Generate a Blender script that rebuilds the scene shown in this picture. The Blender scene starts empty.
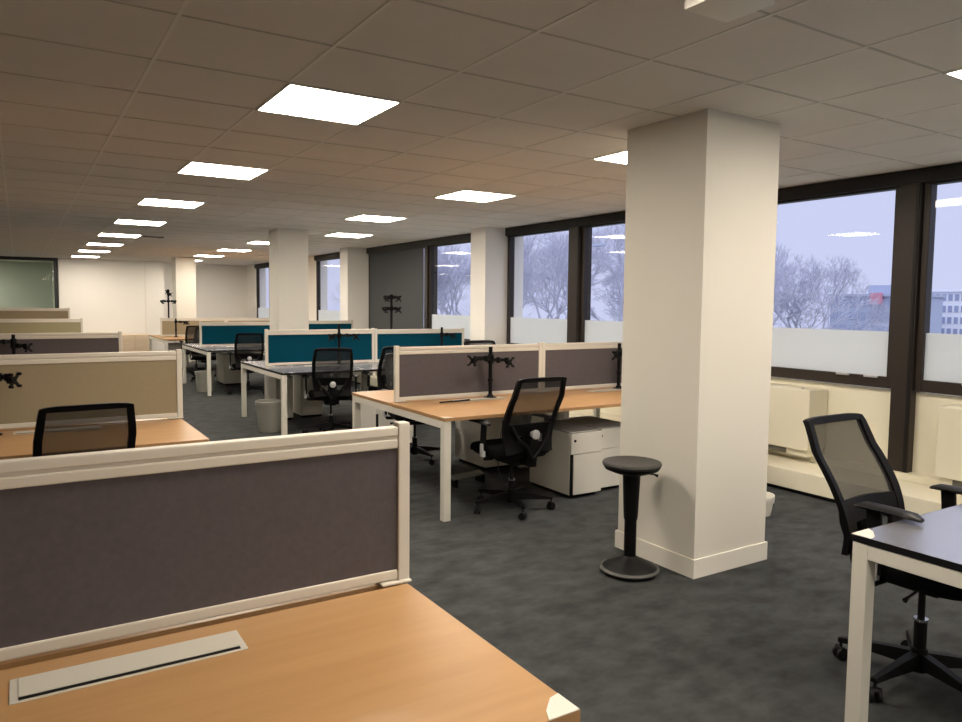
import bpy, bmesh, math, random
from mathutils import Vector, Matrix
from math import sin, cos, pi, radians

SC = bpy.context.scene
COL = SC.collection
random.seed(11)
H = 1.522                      # eye height of the photographer
CE = 2.573                     # ceiling height

# ------------------------------------------------------------------ materials
def mat(name, col, rough=.6, metal=0., spec=.5, emit=None, estr=0., coat=0., ior=1.5,
        noise=None, bump=None, alpha=None, stretch=(1, 1, 1)):
    m = bpy.data.materials.new(name); m.use_nodes = True
    nt = m.node_tree; b = nt.nodes['Principled BSDF']
    b.inputs['Base Color'].default_value = (*col, 1)
    b.inputs['Roughness'].default_value = rough
    b.inputs['Metallic'].default_value = metal
    b.inputs['IOR'].default_value = ior
    b.inputs['Specular IOR Level'].default_value = spec
    b.inputs['Coat Weight'].default_value = coat
    b.inputs['Coat Roughness'].default_value = .12
    if emit:
        b.inputs['Emission Color'].default_value = (*emit, 1)
        b.inputs['Emission Strength'].default_value = estr
    if noise or bump:
        tc = nt.nodes.new('ShaderNodeTexCoord'); mp = nt.nodes.new('ShaderNodeMapping')
        mp.inputs['Scale'].default_value = stretch
        nt.links.new(tc.outputs['Object'], mp.inputs['Vector'])
    if noise:                                   # (second colour, scale, detail, contrast)
        c2, sc, det, con = noise
        n = nt.nodes.new('ShaderNodeTexNoise'); n.inputs['Scale'].default_value = sc
        n.inputs['Detail'].default_value = det; n.inputs['Roughness'].default_value = .6
        nt.links.new(mp.outputs['Vector'], n.inputs['Vector'])
        r = nt.nodes.new('ShaderNodeValToRGB')
        r.color_ramp.elements[0].position = .5 - con; r.color_ramp.elements[0].color = (*c2, 1)
        r.color_ramp.elements[1].position = .5 + con; r.color_ramp.elements[1].color = (*col, 1)
        nt.links.new(n.outputs['Fac'], r.inputs['Fac'])
        nt.links.new(r.outputs['Color'], b.inputs['Base Color'])
    if bump:                                    # (scale, strength)
        n = nt.nodes.new('ShaderNodeTexNoise'); n.inputs['Scale'].default_value = bump[0]
        n.inputs['Detail'].default_value = 3
        nt.links.new(mp.outputs['Vector'], n.inputs['Vector'])
        u = nt.nodes.new('ShaderNodeBump'); u.inputs['Strength'].default_value = bump[1]
        u.inputs['Distance'].default_value = .003
        nt.links.new(n.outputs['Fac'], u.inputs['Height'])
        nt.links.new(u.outputs['Normal'], b.inputs['Normal'])
    return m

M = {}
M['wall'] = mat('wall_paint', (.86, .835, .79), .75, bump=(160, .06))
M['column'] = mat('column_paint', (.74, .71, .64), .72, bump=(160, .06))
M['trim'] = mat('skirting_paint', (.80, .77, .70), .5)
M['green_wall'] = mat('meeting_room_paint', (.62, .66, .60), .75)
M['tile'] = mat('mineral_ceiling_tile', (.84, .80, .75), .95, noise=((.78, .74, .69), 3.0, 4, .3), bump=(260, .35))
M['tbar'] = mat('ceiling_grid_bar', (.55, .52, .48), .6)
M['tbar_main'] = mat('ceiling_main_bar', (.86, .83, .78), .5)
M['carpet'] = mat('charcoal_carpet', (.074, .079, .080), .95, spec=.1,
                  noise=((.036, .039, .040), 5.5, 12, .20), bump=(420, .9), stretch=(1.0, 1.5, 1))
M['beech'] = mat('beech_laminate', (.47, .275, .125), .34, spec=.45,
                 noise=((.40, .225, .096), 2.2, 7, .22), stretch=(.7, 9, 1))
M['beech_edge'] = mat('beech_edging', (.38, .22, .10), .4)
M['dark_top'] = mat('black_gloss_laminate', (.16, .162, .19), .22, spec=1., ior=3.0)
M['black_edge'] = mat('black_edging', (.004, .004, .005), .5, spec=.3)
M['white_metal'] = mat('cream_powder_coat', (.68, .655, .59), .42)
M['alu'] = mat('champagne_aluminium', (.62, .58, .51), .40, spec=.4)
M['fab_purple'] = mat('mauve_grey_fabric', (.108, .096, .102), .95, spec=.1, bump=(900, .5),
                      noise=((.088, .077, .083), 60, 3, .3))
M['fab_beige'] = mat('tan_fabric', (.30, .25, .165), .95, spec=.2, bump=(900, .5),
                     noise=((.28, .23, .15), 60, 3, .3))
M['fab_olive'] = mat('olive_beige_fabric', (.30, .27, .165), .95, spec=.2, bump=(900, .5))
M['fab_teal'] = mat('teal_fabric', (.002, .048, .080), .95, spec=.05, bump=(900, .5),
                    noise=((.002, .042, .070), 60, 3, .3))
M['flap'] = mat('grommet_aluminium', (.66, .63, .56), .4, metal=.15)
M['black'] = mat('black_plastic', (.003, .003, .0035), .5, spec=.16)
M['black_soft'] = mat('black_upholstery', (.004, .004, .005), .95, spec=.08, bump=(700, .5))
M['grey_pl'] = mat('graphite_plastic', (.006, .006, .007), .45, spec=.25)
M['rest'] = mat('grey_painted_steel', (.16, .16, .15), .5)
M['silver'] = mat('silver_plastic', (.52, .52, .53), .35, metal=.3)
M['chrome'] = mat('chrome', (.6, .6, .6), .18, metal=1)
M['stool_seat'] = mat('stool_cushion', (.050, .048, .045), .6, spec=.3)
M['stool_ring'] = mat('stool_rim', (.075, .075, .07), .5)
M['ped'] = mat('pedestal_white', (.68, .66, .60), .45)
M['ped_top'] = mat('pedestal_lid_grey', (.24, .235, .22), .5)
M['brown'] = mat('bronze_anodised_frame', (.019, .012, .008), .5, metal=.1)
M['brown_dark'] = mat('window_head_dark', (.006, .005, .005), .5, spec=.3)
M['blind'] = mat('charcoal_roller_blind', (.052, .056, .061), .85, bump=(500, .3))
M['cream_panel'] = mat('cream_wall_panel', (.76, .72, .58), .5)
M['radiator'] = mat('cream_radiator_casing', (.72, .68, .55), .45)
M['vent'] = mat('vent_dark', (.10, .095, .08), .6)
M['bin'] = mat('grey_bin_plastic', (.30, .30, .27), .5)
M['locker'] = mat('pale_oak_laminate', (.66, .54, .40), .5, noise=((.60, .48, .34), 3, 5, .3), stretch=(1, 1, 6))
M['lockgap'] = mat('locker_gap', (.24, .17, .10), .7)
M['light'] = mat('light_diffuser', (.9, .9, .88), .6, emit=(1, .885, .735), estr=40.0)
M['lightframe'] = mat('light_trim', (.75, .74, .70), .5)
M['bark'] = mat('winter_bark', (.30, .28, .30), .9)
M['twig'] = mat('hazy_twigs', (.50, .50, .60), .9)  # twigs paled and blued: distance haze put into the colour
M['concrete'] = mat('pale_concrete', (.88, .88, .94), .85)  # bluish tint is outdoor haze mixed into the base colour
M['office'] = mat('hazed_cladding', (.42, .46, .60), .7)  # blue grey comes from distance haze painted into the cladding
M['outglass'] = mat('distant_window_glass', (.34, .38, .54), .5)  # pale blue of the haze is part of this glass colour
M['redsign'] = mat('red_sign_panel', (.62, .27, .36), .6)
M['grass'] = mat('winter_ground', (.22, .23, .21), .95)
M['white_pl'] = mat('white_plastic', (.88, .86, .80), .4)
M['cable'] = mat('grey_cable', (.10, .10, .10), .6)
M['darkroom'] = mat('black_door_frame', (.012, .012, .014), .5)

# window glass: real thin pane that mirrors the room a little
def thin_glass(name, tint=(1, 1, 1), ior=1.5):
    m = bpy.data.materials.new(name); m.use_nodes = True; nt = m.node_tree
    nt.nodes.clear(); o = nt.nodes.new('ShaderNodeOutputMaterial')
    t = nt.nodes.new('ShaderNodeBsdfTransparent'); t.inputs['Color'].default_value = (*tint, 1)
    g = nt.nodes.new('ShaderNodeBsdfGlossy'); g.inputs['Roughness'].default_value = .015
    f = nt.nodes.new('ShaderNodeFresnel'); f.inputs['IOR'].default_value = ior
    x = nt.nodes.new('ShaderNodeMixShader')
    gm = nt.nodes.new('ShaderNodeNewGeometry'); k = nt.nodes.new('ShaderNodeMath'); k.operation = 'MULTIPLY_ADD'
    k.inputs[1].default_value = -1.; k.inputs[2].default_value = 1.
    q = nt.nodes.new('ShaderNodeMath'); q.operation = 'MULTIPLY'
    nt.links.new(gm.outputs['Backfacing'], k.inputs[0]); nt.links.new(k.outputs[0], q.inputs[0])
    nt.links.new(f.outputs['Fac'], q.inputs[1]); nt.links.new(q.outputs[0], x.inputs['Fac'])
    nt.links.new(t.outputs['BSDF'], x.inputs[1]); nt.links.new(g.outputs['BSDF'], x.inputs[2])
    nt.links.new(x.outputs['Shader'], o.inputs['Surface'])
    return m
M['glass'] = thin_glass('window_glass', (.97, .98, 1), 1.35)
M['pglass'] = thin_glass('partition_glass', (.93, .97, .94), 1.4)
# frosted adhesive film: translucent
def film():
    m = bpy.data.materials.new('frosted_film'); m.use_nodes = True; nt = m.node_tree
    nt.nodes.clear(); o = nt.nodes.new('ShaderNodeOutputMaterial')
    t = nt.nodes.new('ShaderNodeBsdfTranslucent'); t.inputs['Color'].default_value = (.93, .95, .93, 1)
    d = nt.nodes.new('ShaderNodeBsdfDiffuse'); d.inputs['Color'].default_value = (.78, .79, .74, 1)
    x = nt.nodes.new('ShaderNodeMixShader'); x.inputs['Fac'].default_value = .45
    p = nt.nodes.new('ShaderNodeBsdfTransparent'); y = nt.nodes.new('ShaderNodeMixShader'); y.inputs['Fac'].default_value = .12
    nt.links.new(t.outputs['BSDF'], x.inputs[1]); nt.links.new(d.outputs['BSDF'], x.inputs[2])
    nt.links.new(x.outputs['Shader'], y.inputs[1]); nt.links.new(p.outputs['BSDF'], y.inputs[2])
    nt.links.new(y.outputs['Shader'], o.inputs['Surface'])
    return m
M['film'] = film()
# see-through chair mesh
def mesh_cloth():
    m = bpy.data.materials.new('black_mesh_cloth'); m.use_nodes = True; nt = m.node_tree
    b = nt.nodes['Principled BSDF']; b.inputs['Base Color'].default_value = (.012, .012, .013, 1)
    b.inputs['Roughness'].default_value = .8
    o = nt.nodes['Material Output']
    t = nt.nodes.new('ShaderNodeBsdfTransparent'); x = nt.nodes.new('ShaderNodeMixShader')
    x.inputs['Fac'].default_value = .58
    nt.links.new(t.outputs['BSDF'], x.inputs[1]); nt.links.new(b.outputs['BSDF'], x.inputs[2])
    nt.links.new(x.outputs['Shader'], o.inputs['Surface'])
    return m
M['mesh'] = mesh_cloth()

# ------------------------------------------------------------------ mesh helpers
class MB:
    def __init__(s): s.bm = bmesh.new()
    def box(s, x0, x1, y0, y1, z0, z1, bev=0.):
        r = bmesh.ops.create_cube(s.bm, size=1.)
        vs = r['verts']
        for v in vs:
            v.co = Vector(((x0+x1)/2 + v.co.x*(x1-x0), (y0+y1)/2 + v.co.y*(y1-y0), (z0+z1)/2 + v.co.z*(z1-z0)))
        if bev > 0:
            es = list({e for v in vs for e in v.link_edges})
            bmesh.ops.bevel(s.bm, geom=es, offset=bev, segments=2, profile=.6, affect='EDGES')
        return s
    def obox(s, c, ax, ay, az, bev=0.):
        """box about c with half axis vectors"""
        r = bmesh.ops.create_cube(s.bm, size=2.); vs = r['verts']; c = Vector(c)
        ax, ay, az = Vector(ax), Vector(ay), Vector(az)
        for v in vs: v.co = c + ax*v.co.x + ay*v.co.y + az*v.co.z
        if bev > 0:
            es = list({e for v in vs for e in v.link_edges})
            bmesh.ops.bevel(s.bm, geom=es, offset=bev, segments=2, profile=.6, affect='EDGES')
        return s
    def tube(s, pts, rad, seg=10, cap=True):
        pts = [Vector(p) for p in pts]; n = len(pts)
        rads = rad if isinstance(rad, (list, tuple)) else [rad]*n
        rings = []; prev = None
        for i, p in enumerate(pts):
            t = (pts[min(i+1, n-1)] - pts[max(i-1, 0)]).normalized()
            if prev is None:
                a = Vector((0, 0, 1)) if abs(t.z) < .9 else Vector((1, 0, 0))
                u = t.cross(a).normalized()
            else: u = (prev - t*prev.dot(t)).normalized()
            prev = u; w = t.cross(u)
            rings.append([s.bm.verts.new(p + (u*cos(2*pi*k/seg) + w*sin(2*pi*k/seg))*rads[i]) for k in range(seg)])
        for a, b in zip(rings, rings[1:]):
            for k in range(seg): s.bm.faces.new((a[k], a[(k+1) % seg], b[(k+1) % seg], b[k]))
        if cap:
            s.bm.faces.new(rings[0][::-1]); s.bm.faces.new(rings[-1])
        return s
    def lathe(s, prof, c=(0, 0, 0), seg=36):
        c = Vector(c); rings = []
        for r, z in prof:
            if r < 1e-6: rings.append([s.bm.verts.new(c + Vector((0, 0, z)))])
            else: rings.append([s.bm.verts.new(c + Vector((r*cos(2*pi*k/seg), r*sin(2*pi*k/seg), z))) for k in range(seg)])
        for a, b in zip(rings, rings[1:]):
            for k in range(seg):
                k2 = (k+1) % seg
                if len(a) == 1 and len(b) == 1: continue
                if len(a) == 1: s.bm.faces.new((a[0], b[k2], b[k]))
                elif len(b) == 1: s.bm.faces.new((a[k], a[k2], b[0]))
                else: s.bm.faces.new((a[k], a[k2], b[k2], b[k]))
        return s
    def prism(s, poly, z0, z1):
        a = [s.bm.verts.new((x, y, z0)) for x, y in poly]; b = [s.bm.verts.new((x, y, z1)) for x, y in poly]
        n = len(poly)
        s.bm.faces.new(a[::-1]); s.bm.faces.new(b)
        for k in range(n): s.bm.faces.new((a[k], a[(k+1) % n], b[(k+1) % n], b[k]))
        return s
    def build(s, name, m, parent=None, smooth=False, loc=None):
        bmesh.ops.recalc_face_normals(s.bm, faces=s.bm.faces[:])
        me = bpy.data.meshes.new(name); s.bm.to_mesh(me); s.bm.free()
        me.materials.append(m if not isinstance(m, str) else M[m])
        if smooth:
            for p in me.polygons: p.use_smooth = True
            me.set_sharp_from_angle(angle=radians(smooth if smooth is not True else 40))
        o = bpy.data.objects.new(name, me); COL.objects.link(o)
        if parent: o.parent = parent
        if loc: o.location = loc
        return o

def tag(o, label=None, cat=None, group=None, kind=None):
    if label: o['label'] = label
    if cat: o['category'] = cat
    if group: o['group'] = group
    if kind: o['kind'] = kind
    return o
def thing(name, label, cat, loc=(0, 0, 0), rz=0, group=None):
    o = bpy.data.objects.new(name, None); COL.objects.link(o)
    o.empty_display_size = .1
    o.location = loc; o.rotation_euler = (0, 0, rz)
    return tag(o, label, cat, group)
def struct(name, mb, m, parent=None, smooth=False):
    o = mb.build(name, m, parent, smooth)
    if not parent: o['kind'] = 'structure'
    return o
def dup(root, loc, rz, label, group=None, scale=None):
    r = root.copy(); COL.objects.link(r); r.location = loc; r.rotation_euler = (0, 0, rz)
    r['label'] = label
    if group: r['group'] = group
    for ch in list(root.children):
        c = ch.copy(); COL.objects.link(c); c.parent = r
        for g in ch.children:
            d = g.copy(); COL.objects.link(d); d.parent = c
    return r

# ------------------------------------------------------------------ room shell
XW = 5.86            # inner face of the window wall
XL, YN = -5.0, -8.0
YB1, YB2 = 22.0, 22.7   # back wall: nearer left part, further right part
struct('floor', MB().box(XL, 6.1, YN, 25.2, -.06, 0), 'carpet')

# ceiling tiles and their T-bar grid
struct('ceiling', MB().box(XL, 6.1, YN, 25.2, CE, CE+.06), 'tile')
gx = [(i+1.89)*.6 for i in range(-10, 8)]
gy = [(j+3.972)*.6 for j in range(-17, 34)]
mbars = MB()
for x in gx: mbars.box(x-.008, x+.008, YN, YB2 if x > 3.2 else YB1, CE-.003, CE-.0002)
struct('ceiling_trim_long', mbars, 'tbar_main').name = 'trim_1'
cb = MB()
for y in gy:
    if y < YB2: cb.box(XL, XW if y < YB1 else XW, y-.006, y+.006, CE-.0024, CE-.0001)
struct('trim_2', cb, 'tbar')

struct('wall_left', MB().box(XL-.12, XL, YN, 25.2, 0, CE), 'wall')
struct('wall_front', MB().box(XL, 6.1, YN-.12, YN, 0, CE), 'wall')
struct('wall_back', MB().box(.90, 3.42, YB1, YB1+.12, 0, CE).box(3.30, 3.42, YB1+.12, YB2, 0, CE)
       .box(3.30, 6.1, YB2, YB2+.12, 0, CE), 'wall')
struct('trim_3', MB().box(2.93, 2.955, YB1-.012, YB1, 0, CE), 'trim')      # cover strip on the back wall
# meeting room behind glass, far left
struct('wall_meeting_room', MB().box(XL, .92, 25.05, 25.17, 0, CE).box(.86, .98, YB1+.12, 25.05, 0, CE), 'green_wall')
gp = struct('window_11', MB().box(XL, .80, YB1+.03, YB1+.045, .06, CE-.08), 'pglass')
struct('partition_frame', MB().box(.80, .885, YB1, YB1+.09, 0, CE).box(XL, .80, YB1, YB1+.07, 0, .06)
       .box(XL, .80, YB1, YB1+.07, CE-.08, CE), 'darkroom', gp)

# columns with skirting
def column(name, x0, x1, y0, y1, n):
    struct(name, MB().box(x0, x1, y0, y1, 0, CE), 'column')
    t = .013
    struct('baseboard_column_%s' % n, MB().box(x0-t, x1+t, y0-t, y0, 0, .108, .002).box(x0-t, x1+t, y1, y1+t, 0, .108, .002)
           .box(x0-t, x0, y0, y1, 0, .108, .002).box(x1, x1+t, y0, y1, 0, .108, .002), 'trim')
column('pillar_near', 3.15, 3.762, 2.783, 3.40, 'near')
column('pillar_middle', 3.20, 3.65, 10.70, 11.15, 'middle')
column('pillar_far', 3.27, 3.73, 19.3, 19.8, 'far')

# window wall ------------------------------------------------------------
WT = .24
ws = MB()
ws.box(XW, XW+WT, YN, YB2, 0, .87)                                   # below the sills
ws.box(XW, XW+WT, YN, YB2, 2.56, CE)
struct('wall_right', ws, 'cream_panel')
pil = [(4.75, 5.55), (8.66, 9.05), (13.52, 13.92), (16.55, 20.2), (21.6, YB2)]
fr = [5.56, 5.46, 5.39, 5.84, 5.84]
for (a, b), xf, nm in zip(pil, fr, ('first', 'second', 'third', 'fourth', 'fifth')):
    struct('wall_pier_'+nm, MB().box(xf, XW+WT, a, b, 0, CE), 'wall')
struct('wall_pier_near', MB().box(5.56, XW+WT, -3.15, -1.2, 0, CE).box(XW, XW+WT, YN, -7.65, 0, CE), 'wall')

wn = [0]
def window(y0, y1, blind=False, film=True, handles=()):
    """one pane unit: sash frame, clear pane, frosted lower strip"""
    wn[0] += 1
    n = 'window_%d' % wn[0]
    f = .05
    zb, zt = .972, 2.445
    X = XW
    mb = MB()
    mb.box(X-.045, X+.04, y0, y0+f, .88, 2.46, .004).box(X-.045, X+.04, y1-f, y1, .88, 2.46, .004)
    mb.box(X-.045, X+.04, y0+f, y1-f, .88, zb, .004).box(X-.045, X+.04, y0+f, y1-f, zt, 2.46, .002)
    w = struct(n, mb, 'brown')
    zf = 1.33
    MB().box(X-.012, X-.006, y0+f, y1-f, zb, zt).build('pane', 'glass', w)
    if film: MB().box(X-.0155, X-.0135, y0+f, y1-f, zb, zf).build('frosted_film', 'film', w)
    for hy in handles:
        MB().box(X-.07, X-.046, hy-.055, hy+.055, zb-.014, zb+.004, .004).build('handle', 'silver', w)
    if blind:
        mb = MB().box(X-.036, X-.032, y0+.10, y1-.055, .99, 2.46)
        mb.box(X-.044, X-.024, y0+.10, y1-.055, .975, .99)
        mb.build('roller_blind', 'blind', w)
    return w
# bay next to the photographer
window(-7.6, -5.5); window(-5.25, -3.2)
window(-1.15, 1.02); window(1.27, 3.02, handles=(2.62,)); window(3.19, 4.72, handles=(3.36,3.60))
window(5.60, 7.03); window(7.24, 8.64)
window(9.10, 10.98); window(11.10, 13.50, blind=True, film=False)
window(13.98, 16.50)
window(20.24, 21.56)
mp = MB()
for a, b in ((-5.5, -5.25), (1.02, 1.27), (3.02, 3.19), (7.03, 7.24), (10.98, 11.10)):
    mp.box(XW-.075, XW+.12, a+.006, b-.006, .20, 2.47, .004)
struct('trim_4', mp, 'brown')                                   # mullion posts
struct('trim_5', MB().box(XW-.082, XW-.07, 3.035, 3.06, .20, 2.46)
       .box(XW-.082, XW-.07, 7.05, 7.07, .20, 2.46), 'brown_dark')   # dark joint on the posts
hd = MB()
for a, b in ((-7.65, -3.16), (-1.2, 4.74), (5.56, 8.65), (9.06, 13.51), (13.94, 16.53), (20.21, 21.59)):
    hd.box(XW-.085, XW+.12, a, b, 2.462, CE-.004, .004)
    hd.box(XW-.05, XW-.03, a, b, 2.445, 2.475)
struct('trim_6', hd, 'brown_dark')                              # dark head rail over the windows

# heating plinth and radiator casings along the window wall
for k, (a, b) in enumerate(((-1.2, 4.70), (5.60, 8.62), (9.08, 13.46))):
    p = struct('trim_%d' % (8+k), MB().box(5.30, XW, a, b, .035, .19, .006), 'radiator')
    struct('toe_shadow', MB().box(5.34, XW, a, b, 0, .034), 'black_edge', p)  # black strip standing in for the shadow under the plinth
    struct('plinth_back', MB().box(5.74, XW, a, b, .191, .245, .004), 'radiator', p)
def casing(y0, y1, label, v0, v1, xf=5.60):
    t = thing('radiator', label, 'radiator', (xf, (y0+y1)/2, .30), 0, 'radiator casings under the windows')
    w = (y1-y0)/2
    MB().box(0, XW-xf-.005, -w, w, 0, .515, .008).build('casing', 'radiator', t)
    MB().box(.02, XW-xf-.02, -w+.04, w-.04, .5152, .519).build('top_panel', 'cream_panel', t)
    MB().box(.03, XW-xf-.01, -w+.02, w-.02, -.055, 0).build('inlet_base', 'radiator', t)
    n = MB().box(.022, .029, v0-(y0+y1)/2, v1-(y0+y1)/2, -.048, -.006)
    n.build('vent_grille', 'vent', t)
    MB().lathe([(0, 0), (.012, 0), (.012, .014), (0, .016)], (.05, -w+.1, .5195)).build('knob', 'silver', t, 30)
casing(3.757, 4.62, 'cream radiator casing under the window behind the nearest pillar', 3.98, 4.22)
casing(1.35, 2.735, 'cream radiator casing beside the brown mullion at the right edge', 2.35, 2.62)

# ------------------------------------------------------------------ ceiling lights
LG = 'square ceiling light panels'
def light_panel(i, j, label, proto=[None]):
    x = (i+1.89)*.6+.3; y = (j+3.972)*.6+.3
    if proto[0]:
        return dup(proto[0], (x, y, CE), 0, label)
    t = thing('ceiling_light', label, 'ceiling light', (x, y, CE), 0, LG)
    a, b = .300, .288
    MB().box(-a, a, -a, -b, -.008, 0).box(-a, a, b, a, -.008, 0).box(-a, -b, -b, b, -.008, 0).box(b, a, -b, b, -.008, 0).build('frame', 'lightframe', t)
    MB().box(-b, b, -b, b, -.005, -.001).build('diffuser', 'light', t)
    proto[0] = t
    return t
order = ['nearest', 'second', 'third', 'fourth', 'fifth', 'sixth', 'seventh', 'eighth']
for k, j in enumerate((2, 6, 10, 14, 18, 22, 26, 30)):
    light_panel(0, j, 'glowing square light panel, %s of the long left row running to the back wall' % order[k] if k < 7
                else 'glowing square light panel of the long left row, farthest and closest to the back wall')
RR = {-2: 'glowing square light panel at the right edge beyond the white ceiling box',
      2: 'glowing square light panel partly hidden behind the top of the nearest pillar',
      6: 'glowing square light panel left of the nearest pillar, larger of the two free panels',
      10: 'glowing square light panel just before the middle pillar, above the grey blind',
      18: 'glowing square light panel partly hidden at the left of the middle pillar top',
      22: 'glowing square light panel just left of the middle pillar, wholly visible',
      26: 'glowing square light panel in front of the far pillar, last whole one there',
      30: 'glowing square light panel just behind the top of the far pillar'}
for j, l in RR.items(): light_panel(4, j, l)
light_panel(5, 14, 'glowing square light panel right of the middle pillar top')
for j in (-2, -6, -10, -14): light_panel(0, j, 'added unseen light panel continuing the left row above and behind the viewer')  # out of view, added for more light on the pillar's near face
for j in (-6, -10, -14): light_panel(4, j, 'added unseen light panel continuing the right row behind the viewer')  # unseen too, added to strengthen the light from behind the viewer
light_panel(-5, 35, 'added unseen light panel brightening the meeting room behind the glass')  # unseen lamp added because the meeting room came out black
light_panel(-7, 35, 'second added unseen light panel, deeper inside the meeting room behind the glass')  # another unseen lamp added to lift the meeting room further

t = thing('emergency_light', 'white square box fixed under the ceiling in front of the nearest pillar', 'ceiling box', (2.050, 1.735, CE), 0)
MB().box(-.125, .125, -.12, .12, -.018, 0, .003).build('back_plate', 'lightframe', t)
MB().box(-.108, .108, -.10, .10, -.052, -.018, .008).build('cover', 'white_pl', t, 40)
t = thing('ceiling_vent', 'small dark grille in the ceiling between the left light row and middle pillar', 'vent', (1.93, 13.4, CE), 0)
MB().box(-.16, .16, -.05, .05, -.012, 0, .003).build('frame', 'vent', t)
sl = MB()
for k in range(4): sl.box(-.15, .15, -.04+k*.022, -.03+k*.022, -.016, -.012)
sl.build('slats', 'black', t)

# ------------------------------------------------------------------ bench desks
DG = 'bench desks'
def desk(x0, x1, ye, ym, top, label, ends=('L', 'R'), outer=True, plates=(), flap=True, group=DG):
    """ye = edge where one sits, ym = edge at the screen; ends: sides carrying a full frame leg"""
    s = 1 if ym > ye else -1
    cx = (x0+x1)/2; w = (x1-x0)/2; d = abs(ym-ye)
    t = thing('bench_desk', label, 'desk', (cx, ye, 0), 0 if s > 0 else pi, group)
    # local frame: sitter's edge at y=0, screen at y=d
    z = .73
    edge = 'beech_edge' if top == 'beech' else 'black_edge'
    tp = MB().box(-w, w, 0, d-.012, z-.025, z-.0005, .001).build('tabletop', top, t)
    e = .0015
    MB().box(-w-e, w+e, -e, 0, z-.0248, z-.0012).box(-w-e, -w, 0, d-.012, z-.0248, z-.0012).box(w, w+e, 0, d-.012, z-.0248, z-.0012) \
        .build('edge_band', edge, tp)
    lg = .055
    for ya in (.24, d-.10):
        MB().box(-w+.056, w-.056, ya, ya+.03, z-.050, z-.026).build('side_rail', 'white_metal', t)
    for sd in ('L', 'R'):
        q = -1 if sd == 'L' else 1
        if s < 0: q = -q                        # rotated by pi
        xa, xb = (q*w, q*(w-lg)); xa, xb = min(xa, xb), max(xa, xb)
        if sd in ends:
            MB().box(xa, xb, .004, lg+.004, 0, z-.026, .003).build('leg', 'white_metal', t)
            MB().box(xa, xb, lg+.004, d-.002, z-.078, z-.026, .003).build('end_beam', 'white_metal', t)
        else:
            MB().box(xa, xb, d-.30, d-.25, 0, z-.026, .003).build('leg', 'white_metal', t)
        if sd in plates:
            px = -q
            a = q*w; 
            k = 1.4 if top == 'dark_top' else 1.
            MB().prism([(a, -.001), (a-q*.075*k, -.001), (a-q*.060*k, .028), (a-q*.025*k, .062), (a, .068)], z-.0245, z+.001) \
                .build('corner_plate', 'white_metal', t)
    if flap:
        MB().box(-.23, .23, d-.185, d-.075, z-.0004, z+.0022, .001).build('cable_frame', 'flap', t)
        f = MB().box(-.215, .215, d-.165, d-.085, z+.0023, z+.0048, .001)
        fl = f.build('cable_flap', 'flap', t)
        MB().box(-.215, .215, d-.178, d-.166, z+.0023, z+.0028).build('cable_slot', 'black', t)
    return t

SG = 'desk screens'
def screen(x0, x1, y, fab, label, ztop=1.176, z0=.733, seam=False):
    t = thing('desk_screen', label, 'desk screen', ((x0+x1)/2, y, z0), 0, SG)
    w = (x1-x0)/2; h = ztop-z0
    for q in (-1, 1):
        xa = q*w; xb = q*(w-.035)
        MB().box(min(xa, xb), max(xa, xb), -.018, .018, 0, h+.011, .004).build('post', 'alu', t)
        c = q*(w-.045)
        MB().box(c-.045, c+.045, -.032, .032, 0, .006, .002).build('foot_bracket', 'alu', t)
    i = w-.036
    MB().box(-i, i, -.016, .016, h-.026, h, .004).box(-i, i, -.010, .010, h-.034, h-.026).box(-i, i, -.016, .016, h-.060, h-.034, .004) \
        .build('top_rail', 'alu', t)
    MB().box(-i, i, -.015, .015, .008, .036, .004).build('bottom_rail', 'alu', t)
    MB().box(-i, i, -.009, .009, .036, h-.060).build('fabric_panel', fab, t)
    return t

# front-left bench (row A)
desk(-.525, .908, 1.078, 1.85, 'beech', 'beech desk filling the bottom left corner, with white cable flap', ('L', 'R'), plates=('R',))
desk(-.525, .908, 2.65, 1.855, 'beech', 'beech desk hidden behind the big mauve screen at the front', ('L', 'R'), flap=False)
screen(-.525, .922, 1.868, 'fab_purple', 'large mauve grey desk screen filling the lower left, nearest of all')
# row B
desk(-.54, .905, 4.39, 5.25, 'beech', 'beech desk at the left in front of the tan screen, behind a mesh chair', ('L', 'R'))
desk(-.54, .905, 6.10, 5.255, 'beech', 'beech desk behind the tan screen at the left', ('L', 'R'), flap=False)
screen(-.54, .918, 5.27, 'fab_beige', 'tan desk screen at the left edge, second of the left row', ztop=1.185)
# row C, third, fourth
desk(-.54, .905, 7.90, 8.73, 'beech', 'beech desk between the tan screen and the mauve screen at the left', flap=False)
desk(-.54, .905, 9.55, 8.74, 'beech', 'beech desk behind the second mauve screen of the left row', flap=False)
screen(-.54, .93, 8.75, 'fab_purple', 'mauve desk screen at the left edge, third of the left row')
desk(-.54, .905, 13.5, 14.33, 'beech', 'beech desk in front of the olive screen of the left row', flap=False)
screen(-.54, .93, 14.4, 'fab_olive', 'olive beige desk screen at the left, fourth of the left row', ztop=1.19)
desk(-.54, .90, 17.2, 18.0, 'beech', 'beech desk before the farthest screen of the left row', flap=False)
screen(-.54, .93, 18.1, 'fab_beige', 'tan desk screen of the left row, farthest, before the glass partition', ztop=1.33)

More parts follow.
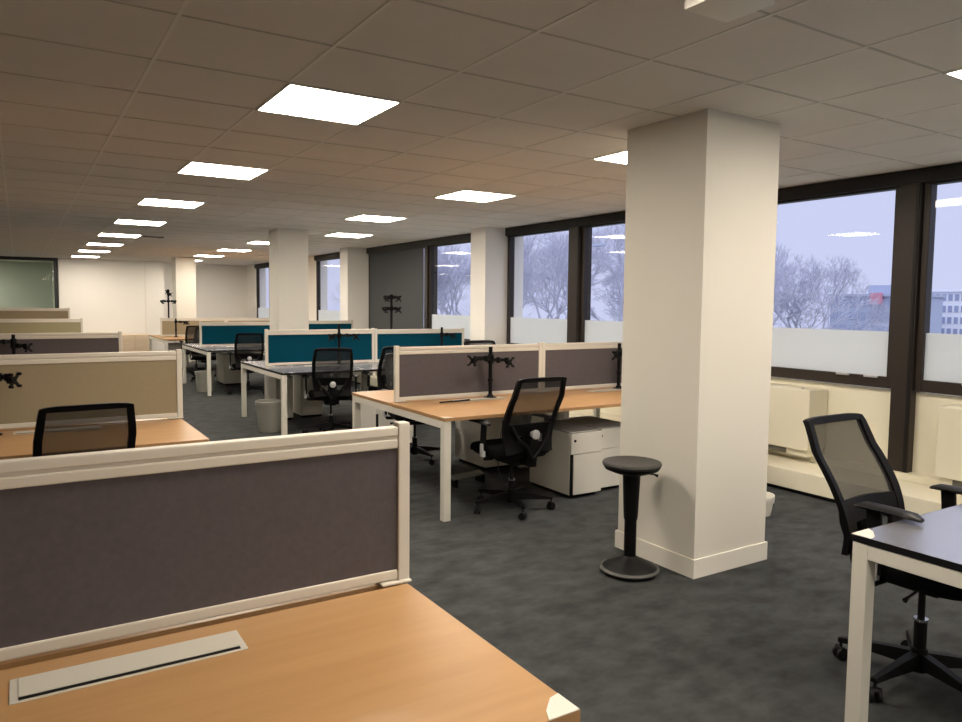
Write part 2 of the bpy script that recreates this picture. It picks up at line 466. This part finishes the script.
# bench C: centre
YC0, YCM, YC1 = 4.41, 5.28, 6.08
desk(2.462, 3.955, YC0, YCM, 'beech', 'beech desk in the centre with the black mesh chair pushed in', ('L',), plates=('L',))
desk(3.96, 5.28, YC0, YCM, 'beech', 'beech desk over the white pedestals, running behind the nearest pillar', ('R',))
desk(2.462, 3.955, YC1, YCM+.005, 'beech', 'beech desk showing only its left corner behind the central mauve screen', ('L',), flap=False)
desk(3.96, 5.28, YC1, YCM+.005, 'beech', 'beech desk hidden behind the mauve screen nearest the windows', ('R',), flap=False)
screen(2.51, 3.95, 5.315, 'fab_purple', 'mauve desk screen in the centre with a black monitor arm before it', ztop=1.168)
screen(3.952, 5.28, 5.315, 'fab_purple', 'mauve desk screen right of the central one, running behind the nearest pillar', ztop=1.168)

# bench D: teal, black glossy tops
YD0, YDM, YD1 = 8.08, 8.96, 9.88
desk(2.45, 3.93, YD0, YDM, 'dark_top', 'black topped desk in front of the near teal screen, bin under it', ('L',), group='black topped desks')
desk(3.935, 5.30, YD0, YDM, 'dark_top', 'black topped desk before the right teal screen, behind the mauve screen', ('R',), group='black topped desks')
desk(2.45, 3.93, YD1, YDM+.005, 'dark_top', 'black topped desk on the far side of the near left teal screen', ('L',), flap=False, group='black topped desks')
desk(3.935, 5.30, YD1, YDM+.005, 'dark_top', 'black topped desk on the far side of the right teal screen', ('R',), flap=False, group='black topped desks')
screen(2.52, 3.95, 8.99, 'fab_teal', 'teal desk screen behind the black chair in the middle distance', ztop=1.172)
screen(3.955, 5.32, 8.99, 'fab_teal', 'teal desk screen right of the other, below the grey blind', ztop=1.165)
# bench E
YE0, YEM, YE1 = 12.25, 13.3, 14.4
desk(2.52, 3.98, YE0, YEM, 'dark_top', 'black topped desk before the farther teal screen, left of the middle pillar', ('L',), group='black topped desks')
desk(3.985, 5.42, YE0, YEM, 'dark_top', 'black topped desk behind the middle pillar', ('R',), group='black topped desks')
desk(2.52, 3.98, YE1, YEM+.005, 'dark_top', 'black topped desk on the far side of the farther teal screen', ('L',), flap=False, group='black topped desks')
desk(3.985, 5.42, YE1, YEM+.005, 'dark_top', 'black topped desk on the far side behind the middle pillar', ('R',), flap=False, group='black topped desks')
screen(2.62, 4.00, 13.33, 'fab_teal', 'teal desk screen left of the middle pillar, farthest of the teal ones', ztop=1.15)
screen(4.005, 5.42, 13.33, 'fab_teal', 'dark teal desk screen showing just right of the middle pillar', ztop=1.17)
# bench F
YF0, YFM, YF1 = 16.1, 17.3, 18.3
desk(2.50, 3.95, YF0, YFM, 'beech', 'beech desk in the far background with a monitor arm and black chair', ('L',))
desk(3.955, 5.35, YF0, YFM, 'beech', 'beech desk at the far end behind the farther teal screen', ('R',))
desk(2.50, 3.95, YF1, YFM+.005, 'beech', 'beech desk behind the farthest tan screen, left one', ('L',), flap=False)
desk(3.955, 5.35, YF1, YFM+.005, 'beech', 'beech desk behind the farthest tan screen, right one', ('R',), flap=False)
screen(2.60, 3.98, 17.34, 'fab_beige', 'tan desk screen far back, left of the pair behind the teal screen', ztop=1.13)
screen(3.985, 5.38, 17.34, 'fab_beige', 'tan desk screen far back, right of the pair near the far windows', ztop=1.13)

# desk G at the right edge: black top, white frame
dg = desk(2.452, 3.95, 1.46, .60, 'dark_top', 'black topped desk with cream frame cut off at the right edge', ('L', 'R'), plates=('L',), flap=False, group='black topped desks')

# ------------------------------------------------------------------ office chair
def back_pt(s, t, off=0., wtop=.452, wbot=.40):
    w = (wbot + (wtop-wbot)*min(t/.45, 1)) * (1 - .10*max(t-.7, 0)/.3)
    y = -.215 + .035*sin(pi*min(t/.75, 1)) - .185*max(t-.15, 0)**1.15
    y += -.030*(1 - s*s) * sin(pi*min(max(t, .06), 1)*.9+.15)
    z = .47 + .545*t + .010*(1-s*s)*0 - .012*(1-t)*s*s
    if t > .97: z += -.012*(s*s)**3
    return Vector((s*w/2, y-off, z))
def surf(mb, s0, s1, t0, t1, th, ns=8, nt=10):
    """solid curved slab of the back between parameter limits"""
    bm = mb.bm; g = [[], []]
    for k, off in enumerate((-th/2, th/2)):
        for j in range(nt+1):
            g[k].append([bm.verts.new(back_pt(s0+(s1-s0)*i/ns, t0+(t1-t0)*j/nt, off)) for i in range(ns+1)])
    for k in (0, 1):
        for j in range(nt):
            for i in range(ns):
                bm.faces.new((g[k][j][i], g[k][j][i+1], g[k][j+1][i+1], g[k][j+1][i]))
    for i in range(ns):
        bm.faces.new((g[0][0][i], g[0][0][i+1], g[1][0][i+1], g[1][0][i]))
        bm.faces.new((g[0][nt][i], g[0][nt][i+1], g[1][nt][i+1], g[1][nt][i]))
    for j in range(nt):
        bm.faces.new((g[0][j][0], g[0][j+1][0], g[1][j+1][0], g[1][j][0]))
        bm.faces.new((g[0][j][ns], g[0][j+1][ns], g[1][j+1][ns], g[1][j][ns]))
    return mb
def make_chair(label, loc, rz, name='office_chair', arm=.665, lift=0., recline=0., star=0, group='black mesh office chairs'):
    t = thing(name, label, 'office chair', loc, rz, group)
    # five-star base and casters
    hub = MB().lathe([(0, .055), (.032, .055), (.036, .11), (.030, .15), (0, .15)])
    hub.build('base_hub', 'black', t, 40)
    for k in range(5):
        a = radians(90+72*k+18+star)
        d = Vector((cos(a), sin(a), 0)); n = Vector((-sin(a), cos(a), 0))
        mb = MB()
        bm = mb.bm; rings = []
        for r, hw, z0, z1 in ((.02, .026, .075, .135), (.12, .023, .080, .125), (.22, .018, .082, .110), (.305, .014, .080, .098)):
            c = d*r
            rings.append([bm.verts.new(c+n*hw+Vector((0, 0, z0))), bm.verts.new(c+n*hw*.7+Vector((0, 0, z1))),
                          bm.verts.new(c-n*hw*.7+Vector((0, 0, z1))), bm.verts.new(c-n*hw+Vector((0, 0, z0)))])
        for p, q in zip(rings, rings[1:]):
            for i in range(4): bm.faces.new((p[i], p[(i+1) % 4], q[(i+1) % 4], q[i]))
        bm.faces.new(rings[0]); bm.faces.new(rings[-1])
        mb.build('base_leg', 'black', t)
        c = d*.295; tdir = Vector((cos(a+.9), sin(a+.9), 0)); ax = Vector((-tdir.y, tdir.x, 0))
        w = MB()
        for q in (-1, 1):
            w.tube([c+ax*q*.006+Vector((0, 0, .028)), c+ax*q*.010+Vector((0, 0, .028)), c+ax*q*.022+Vector((0, 0, .028))], [.022, .028, .026], 14)
        w.tube([c+Vector((0, 0, .03)), c+Vector((0, 0, .085))], .007, 8)
        w.tube([c-ax*.024+Vector((0, 0, .046)), c+ax*.024+Vector((0, 0, .046))], .014, 8)
        w.build('caster', 'grey_pl', t, 40)
    MB().tube([(0, 0, .075), (0, 0, .225)], .024, 14).tube([(0, 0, .225), (0, 0, .405)], .014, 12).build('gas_lift', 'grey_pl', t, 40)
    MB().lathe([(.0245, .217), (.027, .217), (.027, .227), (.0145, .227)]).build('lift_collar', 'chrome', t, 40)
    # seat: under-shell, cushion, mechanism
    def slab(nx, rows, zt, zb, ax_, ay_, cy):
        mb = MB(); bm = mb.bm; N = 32; rings = []
        for sc, z in rows:
            rg = []
            for k in range(N):
                th = 2*pi*k/N; c, s = cos(th), sin(th); e = .42
                x = ax_*sc*(abs(c)**e)*(1 if c >= 0 else -1); y = ay_*sc*(abs(s)**e)*(1 if s >= 0 else -1)
                zz = z - (.018*max(y/ay_, 0)**3 if z > .42 else 0)
                rg.append(bm.verts.new((x, cy+y, zz)))
            rings.append(rg)
        for p, q in zip(rings, rings[1:]):
            for k in range(N): bm.faces.new((p[k], p[(k+1) % N], q[(k+1) % N], q[k]))
        bm.faces.new(rings[0]); bm.faces.new(rings[-1])
        return mb
    slab(0, ((.90, .430), (.99, .440), (1.0, .458), (.985, .478), (.94, .492), (.80, .498), (.4, .496)), 0, 0, .245, .245, .03) \
        .build('seat_cushion', 'black_soft', t, 50)
    slab(0, ((.70, .405), (.90, .415), (.93, .431)), 0, 0, .245, .245, .03).build('seat_shell', 'black', t, 50)
    MB().box(-.085, .085, -.15, .10, .355, .412, .012).box(-.03, .03, -.25, -.12, .37, .41, .006).build('tilt_mechanism', 'black', t)
    MB().tube([(.08, .04, .385), (.22, .06, .380), (.255, .065, .376)], [.006, .006, .010], 8).build('lever', 'grey_pl', t, 40)
    # back: frame, mesh, lower panel, spine and lumbar disc
    bk = surf(surf(surf(surf(MB(), -1, -.84, .0, 1.0, .026, 3, 16), .84, 1, .0, 1.0, .026, 3, 16), -.84, .84, .945, 1.0, .024, 10, 2), -.84, .84, .0, .12, .024, 10, 2)
    bk = surf(surf(surf(bk, -.84, .84, .22, .38, .020, 10, 3), -.84, -.62, .12, .22, .022, 3, 2), .62, .84, .12, .22, .022, 3, 2)
    bk = surf(bk, -.22, .22, .12, .22, .022, 4, 2)
    b = bk.build('backrest_frame', 'black', t, 40)
    surf(MB(), -.84, .84, .38, .945, .004, 10, 10).build('backrest_mesh', 'mesh', t, 40)
    sp = MB()
    sp.obox((0, -.262, .465), (.035, 0, 0), (0, .012, .004), (0, -.012, .10), .006)
    for q in (-1, 1):
        sp.tube([(0, -.255, .41), (q*.07, -.285, .52), (q*.13, -.262, .58), (q*.165, -.245, .66)], [.020, .016, .014, .010], 8)
    sp.build('back_bracket', 'black', t, 40)
    MB().tube([(0, -.255, .60), (0, -.292, .602)], .022, 18).tube([(0, -.290, .602), (0, -.302, .603), (0, -.307, .603)], [.034, .034, .024], 22) \
        .build('lumbar_knob', 'silver', t, 40)
    # armrests
    for q in (-1, 1):
        MB().tube([(q*.20, -.045, .41), (q*.262, -.045, .412), (q*.278, -.045, .44)], [.014, .016, .016], 10) \
            .obox((q*.280, -.045, (.47+arm)/2-.01), (.010, 0, 0), (0, .028, 0), (0, -.01, (arm-.47)/2+.01), .005) \
            .build('arm_post', 'black', t, 40)
        MB().obox((q*.283, -.045, .475), (.0135, 0, 0), (0, .020, 0), (0, 0, .048), .006).build('arm_sleeve', 'silver', t)
        pd = MB(); bm = pd.bm; rings = []
        for j in range(9):
            u = j/8; y = -.125 + .25*u; wd = .042*(1-.25*abs(2*u-1)**4); dz = -.004*(2*u-1)**2
            if j in (0, 8): wd *= .6
            hh = .013 if j not in (0, 8) else .007
            rings.append([bm.verts.new((q*.283+cos(a)*wd, y, arm+dz+hh+sin(a)*hh)) for a in [2*pi*k/12 for k in range(12)]])
        for p_, q_ in zip(rings, rings[1:]):
            for k in range(12): bm.faces.new((p_[k], p_[(k+1) % 12], q_[(k+1) % 12], q_[k]))
        bm.faces.new(rings[0]); bm.faces.new(rings[-1])
        pd.build('arm_pad', 'grey_pl', t, 50)
    for c in t.children:
        if recline and c.name.startswith(('backrest', 'back_bracket', 'lumbar')):
            c.matrix_local = Matrix.Translation((0, -.20, .45)) @ Matrix.Rotation(radians(recline), 4, 'X') @ Matrix.Translation((0, .20, -.45))
    if lift:
        for c in t.children:
            if not c.name.startswith(('base', 'caster')): c.location.z += lift
    return t

ch = make_chair('black mesh chair pushed into the central beech desk, back turned to the viewer', (3.06, 4.46, 0), radians(0))
dup(ch, (.245, 4.40, 0), radians(4), 'black mesh chair at the left, only its back showing over the mauve screen')
dup(ch, (3.02, 8.10, 0), radians(-16), 'black mesh chair in front of the near teal screen, beside the grey bin')
dup(ch, (3.77, 8.12, 0), radians(-6), 'black mesh chair before the right teal screen, half hidden by the central screen')
dup(ch, (3.22, 6.36, 0), radians(168), 'black mesh chair behind the central mauve screen, its star base showing under the desk')
dup(ch, (4.46, 6.80, .085), radians(182), 'black mesh chair whose top peeks over the mauve screen beside the second window', )
dup(ch, (3.16, 12.27, 0), radians(-10), 'black mesh chair in front of the farther teal screen, left of the middle pillar')
dup(ch, (2.98, 14.6, 0), radians(165), 'black mesh chair on the far side of the farther teal screen, seen beneath the desk')
dup(ch, (3.25, 10.3, 0), radians(150), 'black mesh chair on the far side of the near teal screen, seen beneath the desk')
dup(ch, (3.10, 16.15, 0), radians(-6), 'black mesh chair at the far beech desk, left of the farther teal screen')
make_chair('black mesh chair at the right edge, facing the black topped desk', (3.05, 1.51, 0), radians(180), arm=.698, lift=.045, recline=5, star=34, group='black mesh office chairs')

# ------------------------------------------------------------------ wobble stool
t = thing('wobble_stool', 'black round-seated stool on a domed base, in front of the nearest pillar', 'stool', (2.905, 3.035, 0))
MB().lathe([(0, .605), (.06, .602), (.135, .606), (.158, .616), (.166, .630), (.162, .640), (.15, .643), (.14, .640), (.0, .634)], seg=48).build('seat', 'stool_seat', t, 40)
MB().lathe([(0, .565), (.05, .566), (.10, .580), (.150, .600), (.160, .616), (.0, .616)], seg=48).build('seat_pan', 'black', t, 40)
MB().lathe([(0, .31), (.038, .31), (.040, .33), (.047, .50), (.050, .57), (0, .57)], seg=32).build('upper_tube', 'black', t, 40)
MB().lathe([(0, .07), (.034, .07), (.034, .32), (0, .32)], seg=32).build('lower_tube', 'black', t, 40)
MB().lathe([(0, .004), (.12, .004), (.150, .016), (.160, .030), (.150, .040), (.10, .065), (.05, .088), (.036, .10), (0, .10)], seg=48).build('domed_base', 'grey_pl', t, 40)
MB().lathe([(.150, .016), (.162, .018), (.168, .027), (.163, .036), (.154, .038), (.148, .030)], seg=48).build('base_rim', 'stool_ring', t, 60)
MB().lathe([(0, 0), (.10, 0), (.12, .0035), (0, .0035)], seg=32).build('rubber_foot', 'black', t, 40)
MB().tube([(.05, -.03, .575), (.105, -.07, .568), (.122, -.082, .560)], [.005, .005, .010], 8).build('lever', 'grey_pl', t, 40)

# ------------------------------------------------------------------ pedestals
PG = 'white under-desk pedestals'
def pedestal(x0, x1, y0, y1, label, face=-1, h=.53):
    cx, cy = (x0+x1)/2, (y0+y1)/2; w, d = (x1-x0)/2, (y1-y0)/2
    t = thing('pedestal', label, 'drawer pedestal', (cx, cy, 0), 0 if face < 0 else pi, PG)
    MB().box(-w, w, -d+.02, d, .03, h-.012, .003).build('carcass', 'ped', t)
    MB().box(-w, w, -d+.004, d, h-.012, h, .003).build('lid', 'ped_top', t)
    MB().box(-w+.02, w-.02, -d+.05, d-.02, .0, .03).build('plinth', 'black', t)
    hs = h-.012-.03; z = .03
    d1 = MB().box(-w+.028, w, -d, -d+.019, z+.003, z+hs*.66-.003, .002).build('drawer', 'ped', t)
    MB().box(-w+.003, -w+.026, -d+.008, -d+.019, z+.003, z+hs*.66).build('grip_strip', 'black', t)
    d2 = MB().box(-w, w, -d, -d+.019, z+hs*.66+.003, h-.014, .002).build('drawer', 'ped', t)
    MB().tube([(-w+.035, -d+.002, h-.07), (-w+.035, -d-.005, h-.07)], .011, 14).build('lock', 'black', d2, 40)
    return t
pedestal(3.60, 3.91, 4.43, 4.98, 'white drawer pedestal beside the central black chair, its dark grip strip showing')
pedestal(3.93, 4.30, 4.50, 5.04, 'white drawer pedestal partly behind the nearest pillar and the stool')
pedestal(3.55, 3.93, 5.60, 6.15, 'white pedestal behind the central black chair, under the far side desk', 1)
pedestal(3.10, 3.55, 7.00, 7.50, 'white pedestal standing free between the central bench and the teal bench', -1, .55)
pedestal(2.74, 2.96, 9.30, 9.82, 'white pedestal seen above the grey bin under the teal bench', 1, .56)
pedestal(3.10, 3.40, 9.40, 9.86, 'white pedestal under the teal bench behind the black chair', 1, .56)
pedestal(3.10, 3.50, 13.7, 14.3, 'white pedestal under the farther teal bench, left of the middle pillar', 1, .56)
pedestal(2.80, 3.20, 17.5, 18.1, 'white pedestal under the far beech bench', 1, .56)

# ------------------------------------------------------------------ bins
def bin_(x, y, r, h, label, white=False):
    t = thing('waste_bin', label, 'bin', (x, y, 0), 0, 'waste bins')
    MB().lathe([(0, .006), (r*.74, .006), (r*.76, 0), (r*.78, .01), (r*.94, h-.035), (r*.91, h-.035), (r*.73, .015), (0, .015)], seg=32).build('body', 'bin' if not white else 'ped', t, 40)
    MB().lathe([(r*.90, h-.05), (r*.97, h-.055), (r, h-.03), (r, h-.004), (r*.97, h), (r*.92, h-.003), (r*.90, h-.05)], seg=32).build('rim', 'bin' if not white else 'ped', t, 40)
    return t
bin_(2.47, 8.62, .17, .36, 'light grey bin with a thick rim beside the black chair under the teal bench')
bin_(2.36, 5.55, .155, .38, 'grey bin mostly hidden behind the right post of the front mauve screen')
bin_(2.62, 12.95, .16, .34, 'small grey bin under the farther teal bench')
bin_(4.56, 3.43, .105, .15, 'white bin peeking out right of the nearest pillar, close to the plinth', True)

# ------------------------------------------------------------------ footrest & cable under bench C
t = thing('footrest', 'grey metal footrest on the carpet under the central beech desk', 'footrest', (3.16, 5.27, 0), radians(10))
MB().obox((0, 0, .075), (.17, 0, 0), (0, .03, .012), (0, -.0015, .006), .003).build('tread', 'rest', t)
MB().box(-.16, -.14, -.05, .05, 0, .066).box(.14, .16, -.05, .05, 0, .066).build('stand', 'black', t)
tag(MB().tube([(3.40, 5.10, .70), (3.385, 5.08, .5), (3.33, 5.06, .3), (3.33, 5.05, .15), (3.39, 5.04, .02), (3.5, 5.02, .006)], .0035, 6)
    .build('cable', 'cable', None, True), 'thin grey cable hanging down under the central beech desk', 'cable')

# ------------------------------------------------------------------ monitor arms
AG = 'black monitor arms'
def vesa(mb, c, nx, up, s=.042):
    """X-shaped plate centred at c, spanned by horizontal nx and up"""
    c, nx, up = Vector(c), Vector(nx).normalized(), Vector(up).normalized(); n = nx.cross(up)
    for a in (pi/4, -pi/4):
        d = nx*cos(a)+up*sin(a); e = n.cross(d)
        mb.obox(c, d*s, e*.009, n*.004)
    for sx in (-1, 1):
        for sz in (-1, 1):
            p = c + (nx*sx+up*sz)*s*.70
            mb.tube([p-n*.006, p+n*.016], .009, 8)
    mb.tube([c, c-n*.035], .022, 12)
def arm_stand(x, y, z0, ztop, label, heads, rz=0., clamp=True):
    t = thing('monitor_arm', label, 'monitor arm', (x, y, z0), rz, AG)
    MB().lathe([(0, 0), (.055, 0), (.055, .006), (.030, .012), (.022, .028), (0, .028)]).build('base', 'black', t, 40)
    MB().tube([(0, 0, .02), (0, 0, ztop-z0)], .0165, 14).tube([(0, 0, .14), (0, 0, .165)], .023, 14).build('pole', 'black', t, 40)
    for (hx, hy, hz, facing, fold) in heads:
        z = hz-z0
        mb = MB().tube([(0, 0, z-.028), (0, 0, z+.028)], .028, 14)
        mid = Vector((hx*.5, hy*.5 - (.05 if fold else 0), z))
        mb.obox(Vector((hx*.25, mid.y*.5, z)), Vector((hx*.25, mid.y*.5, 0)), Vector((0, .010, 0)), Vector((0, 0, .014)), .003)
        mb.tube([mid+Vector((0, 0, -.024)), mid+Vector((0, 0, .024))], .020, 12)
        q = (mid+Vector((hx, hy, z)))/2
        mb.obox(q, (Vector((hx, hy, z))-mid)/2, Vector((0, .010, 0)), Vector((0, 0, .014)), .003)
        mb.tube([Vector((hx, hy, z-.02)), Vector((hx, hy, z+.02))], .018, 12)
        a = mb.build('arm', 'black', t, 40)
        mb = MB(); f = radians(facing)
        n = Vector((sin(f), -cos(f), 0))
        vesa(mb, Vector((hx, hy, z-.018))+n*.04, Vector((cos(f), sin(f), 0)), Vector((0, .0, 1)), .050)
        mb.build('mounting_plate', 'black', a, 40)
    return t
arm_stand(3.34, 5.20, .731, 1.16, 'black twin monitor arm standing before the central mauve screen',
          [(-.17, -.04, 1.07, -75, True), (.12, -.06, 1.05, 12, False)])
arm_stand(4.78, 5.20, .731, 1.16, 'black monitor arm half hidden by the left edge of the nearest pillar',
          [(-.09, -.05, 1.07, -35, False), (.15, -.03, 1.07, 40, False)])
arm_stand(-.155, 5.10, .731, 1.10, 'black monitor arm at the left edge before the tan screen',
          [(.09, -.05, 1.07, 55, False), (-.15, -.03, 1.07, -40, False)])
arm_stand(-.05, 8.62, .731, 1.17, 'black monitor arm at the left edge before the second mauve screen',
          [(.09, -.06, 1.06, 50, False), (-.15, -.03, 1.10, -40, False)])
arm_stand(3.42, 8.87, .731, 1.24, 'black monitor arm above the black chair before the near teal screen',
          [(-.14, -.05, 1.10, 10, False), (.20, -.05, 1.10, -15, False)])
arm_stand(4.90, 8.87, .731, 1.19, 'black monitor arm before the right teal screen, its knob above the rail',
          [(.13, -.05, 1.09, 0, False)])
arm_stand(4.25, 9.10, .731, 1.63, 'tall black four-headed monitor arm standing out against the grey blind',
          [(-.10, 0, 1.59, 30, False), (.11, 0, 1.59, -30, False), (-.12, 0, 1.44, 45, False), (.12, 0, 1.44, -45, False)])
arm_stand(2.80, 17.50, .731, 1.76, 'tall black four-headed monitor arm against the white back wall',
          [(-.15, 0, 1.50, 60, False), (.15, 0, 1.50, -60, False), (-.03, -.02, 1.72, 0, False), (.03, -.02, 1.66, 0, False)])
arm_stand(2.86, 17.0, .731, 1.13, 'short black monitor arm on the far beech desk',
          [(.16, -.06, 1.06, 20, False), (.20, -.08, 1.06, 20, True)])

# ------------------------------------------------------------------ storage at the back wall
t = thing('locker', 'pale oak low lockers standing against the white back wall', 'locker', (2.35, 21.7, 0))
MB().box(-.95, .62, -.24, .24, 0, .60).build('carcass', 'locker', t)
for r in range(3):
    for c in range(4):
        x = -.94+c*.39
        MB().box(x, x+.375, -.255, -.24,   .03+r*.19, .20+r*.19, .003).build('door', 'locker', t)

# items on the desks
tag(MB().tube([(2.78, 5.06, .7425), (2.98, 5.07, .7425), (3.07, 5.09, .7425)], .006, 8).build('pen', 'black', None, True),
    'black pen lying at the foot of the central mauve screen', 'pen')

# ------------------------------------------------------------------ outside
struct('ground', MB().box(7, 260, -60, 320, -9.6, -9.5), 'grass')
def tree(x, y, ht, spread, label, seed, zb=-9.5, depth=8):
    rnd = random.Random(seed); mb = MB()
    def grow(p, d, L, r, n):
        e = p + d*L
        mb.tube([p, e], [r, r*.68], 3 if n < 4 else 5, cap=False)
        if n == 0: return
        k = 3
        for _ in range(k):
            a = rnd.uniform(0, 2*pi); tl = rnd.uniform(.35, .75)*spread
            u = d.orthogonal().normalized(); v = d.cross(u)
            nd = (d*cos(tl) + (u*cos(a)+v*sin(a))*sin(tl) + Vector((0, 0, .12))).normalized()
            grow(p+d*L*rnd.uniform(.75, 1), nd, L*rnd.uniform(.66, .82), max(r*.60, .013), n-1)
    grow(Vector((0, 0, 0)), Vector((0, 0, 1)), ht*.30, ht*.020, depth)
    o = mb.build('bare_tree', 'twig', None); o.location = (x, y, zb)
    return tag(o, label, 'tree', 'bare winter trees outside')
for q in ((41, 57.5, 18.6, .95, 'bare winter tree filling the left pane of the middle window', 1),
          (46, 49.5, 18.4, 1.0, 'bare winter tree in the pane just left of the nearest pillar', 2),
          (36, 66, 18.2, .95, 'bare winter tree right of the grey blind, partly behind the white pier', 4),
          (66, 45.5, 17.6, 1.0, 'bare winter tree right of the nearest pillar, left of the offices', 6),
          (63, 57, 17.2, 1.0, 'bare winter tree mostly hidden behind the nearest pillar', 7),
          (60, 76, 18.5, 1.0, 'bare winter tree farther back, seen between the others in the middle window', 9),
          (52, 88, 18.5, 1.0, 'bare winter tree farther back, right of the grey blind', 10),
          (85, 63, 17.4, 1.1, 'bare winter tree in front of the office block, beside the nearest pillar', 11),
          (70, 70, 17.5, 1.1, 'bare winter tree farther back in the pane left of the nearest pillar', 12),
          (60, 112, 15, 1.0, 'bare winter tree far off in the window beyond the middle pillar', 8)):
    tree(*q)

def block(name, label, cat, x, y, w, d, z0, z1, m, cols, rows, wm='outglass', ww=.6, rz=0):
    t = thing(name, label, cat, (x, y, z0), rz)
    h = z1-z0
    MB().box(0, d, -w/2, w/2, 0, h).build('wall', m, t)
    cw = w/cols; rh = h/rows
    k = MB()
    for i in range(cols):
        for j in range(rows):
            yy = -w/2+cw*(i+.5); zz = rh*(j+.5)
            MB().box(-.08, .02, yy-cw*ww/2, yy+cw*ww/2, zz-rh*.28, zz+rh*.28).build('window', wm, t)
    MB().box(-.3, d+.3, -w/2-.2, w/2+.2, h, h+.35).build('roof', m, t)
    return t
ob = block('office_building', 'office block outside with haze-tinted walls and a red sign panel', 'building', 100, 59.6, 9.6, 12, -9.5, 3.0, 'office', 7, 7, ww=.7)
MB().box(-.5, -.1, -3.0, -1.3, 11.4, 13.0).build('sign_panel', 'redsign', ob)
MB().box(2, 8, -3.6, .4, 12.85, 14.1).build('plant_room', 'office', ob)
block('apartment_building', 'white apartment block outside with rows of square windows', 'building', 116, 56.6, 6.2, 12, -9.5, 3.9, 'concrete', 7, 8, ww=.6)
block('house', 'low pale building outside right of the apartment block', 'building', 134, 49, 16, 12, -9.5, 2.0, 'concrete', 8, 4)

# lamp post outside the middle window
lp = thing('street_lamp', 'tall thin street lamp outside the middle window', 'street lamp', (24, 29.2, -9.5), 0, None)
MB().tube([(0, 0, 0), (0, 0, 13.2), (0, -.4, 13.7), (0, -1.2, 13.9)], [.09, .05, .045, .04], 8).build('pole', 'concrete', lp, 40)
MB().box(-.12, .12, -1.9, -1.1, 13.84, 13.95, .02).build('lamp_head', 'office', lp)

# ------------------------------------------------------------------ sky
w = bpy.data.worlds.new('overcast_sky'); SC.world = w; w.use_nodes = True
nt = w.node_tree; bg = nt.nodes['Background']
tc = nt.nodes.new('ShaderNodeTexCoord'); sx = nt.nodes.new('ShaderNodeSeparateXYZ')
rp = nt.nodes.new('ShaderNodeValToRGB')
nt.links.new(tc.outputs['Generated'], sx.inputs['Vector']); nt.links.new(sx.outputs['Z'], rp.inputs['Fac'])
rp.color_ramp.elements[0].position = 0.; rp.color_ramp.elements[0].color = (.66, .69, .92, 1)
e = rp.color_ramp.elements.new(.38); e.color = (.63, .68, .94, 1)
rp.color_ramp.elements[-1].position = 1.; rp.color_ramp.elements[-1].color = (2.9, 3.0, 3.4, 1)
nt.links.new(rp.outputs['Color'], bg.inputs['Color']); bg.inputs['Strength'].default_value = 1.0

# ------------------------------------------------------------------ camera
yaw, pitch, roll, F = .562, -.0725, .0100, 739.
f = Vector((sin(yaw)*cos(pitch), cos(yaw)*cos(pitch), sin(pitch)))
r = Vector((cos(yaw), -sin(yaw), 0)); u = r.cross(f)
r2 = r*cos(roll) + u*sin(roll); u2 = -r*sin(roll) + u*cos(roll)
cam = bpy.data.cameras.new('camera'); co = bpy.data.objects.new('camera', cam); COL.objects.link(co)
m = Matrix((r2, u2, -f)).transposed().to_4x4(); m.translation = Vector((0, 0, H)); co.matrix_world = m
cam.sensor_width = 36.; cam.lens = F/962*36
cam.shift_x = (481-484)/962; cam.shift_y = (357-361)/962
cam.clip_start = .05; cam.clip_end = 600
SC.camera = co

SC.view_settings.view_transform = 'Standard'; SC.view_settings.look = 'None'
SC.view_settings.gamma = 1.; SC.view_settings.use_curve_mapping = False
SC.view_settings.exposure = 0.
SC.cycles.use_denoising = True
SC.cycles.max_bounces = 10; SC.cycles.diffuse_bounces = 6; SC.cycles.transparent_max_bounces = 16
SC.cycles.sample_clamp_indirect = 4.
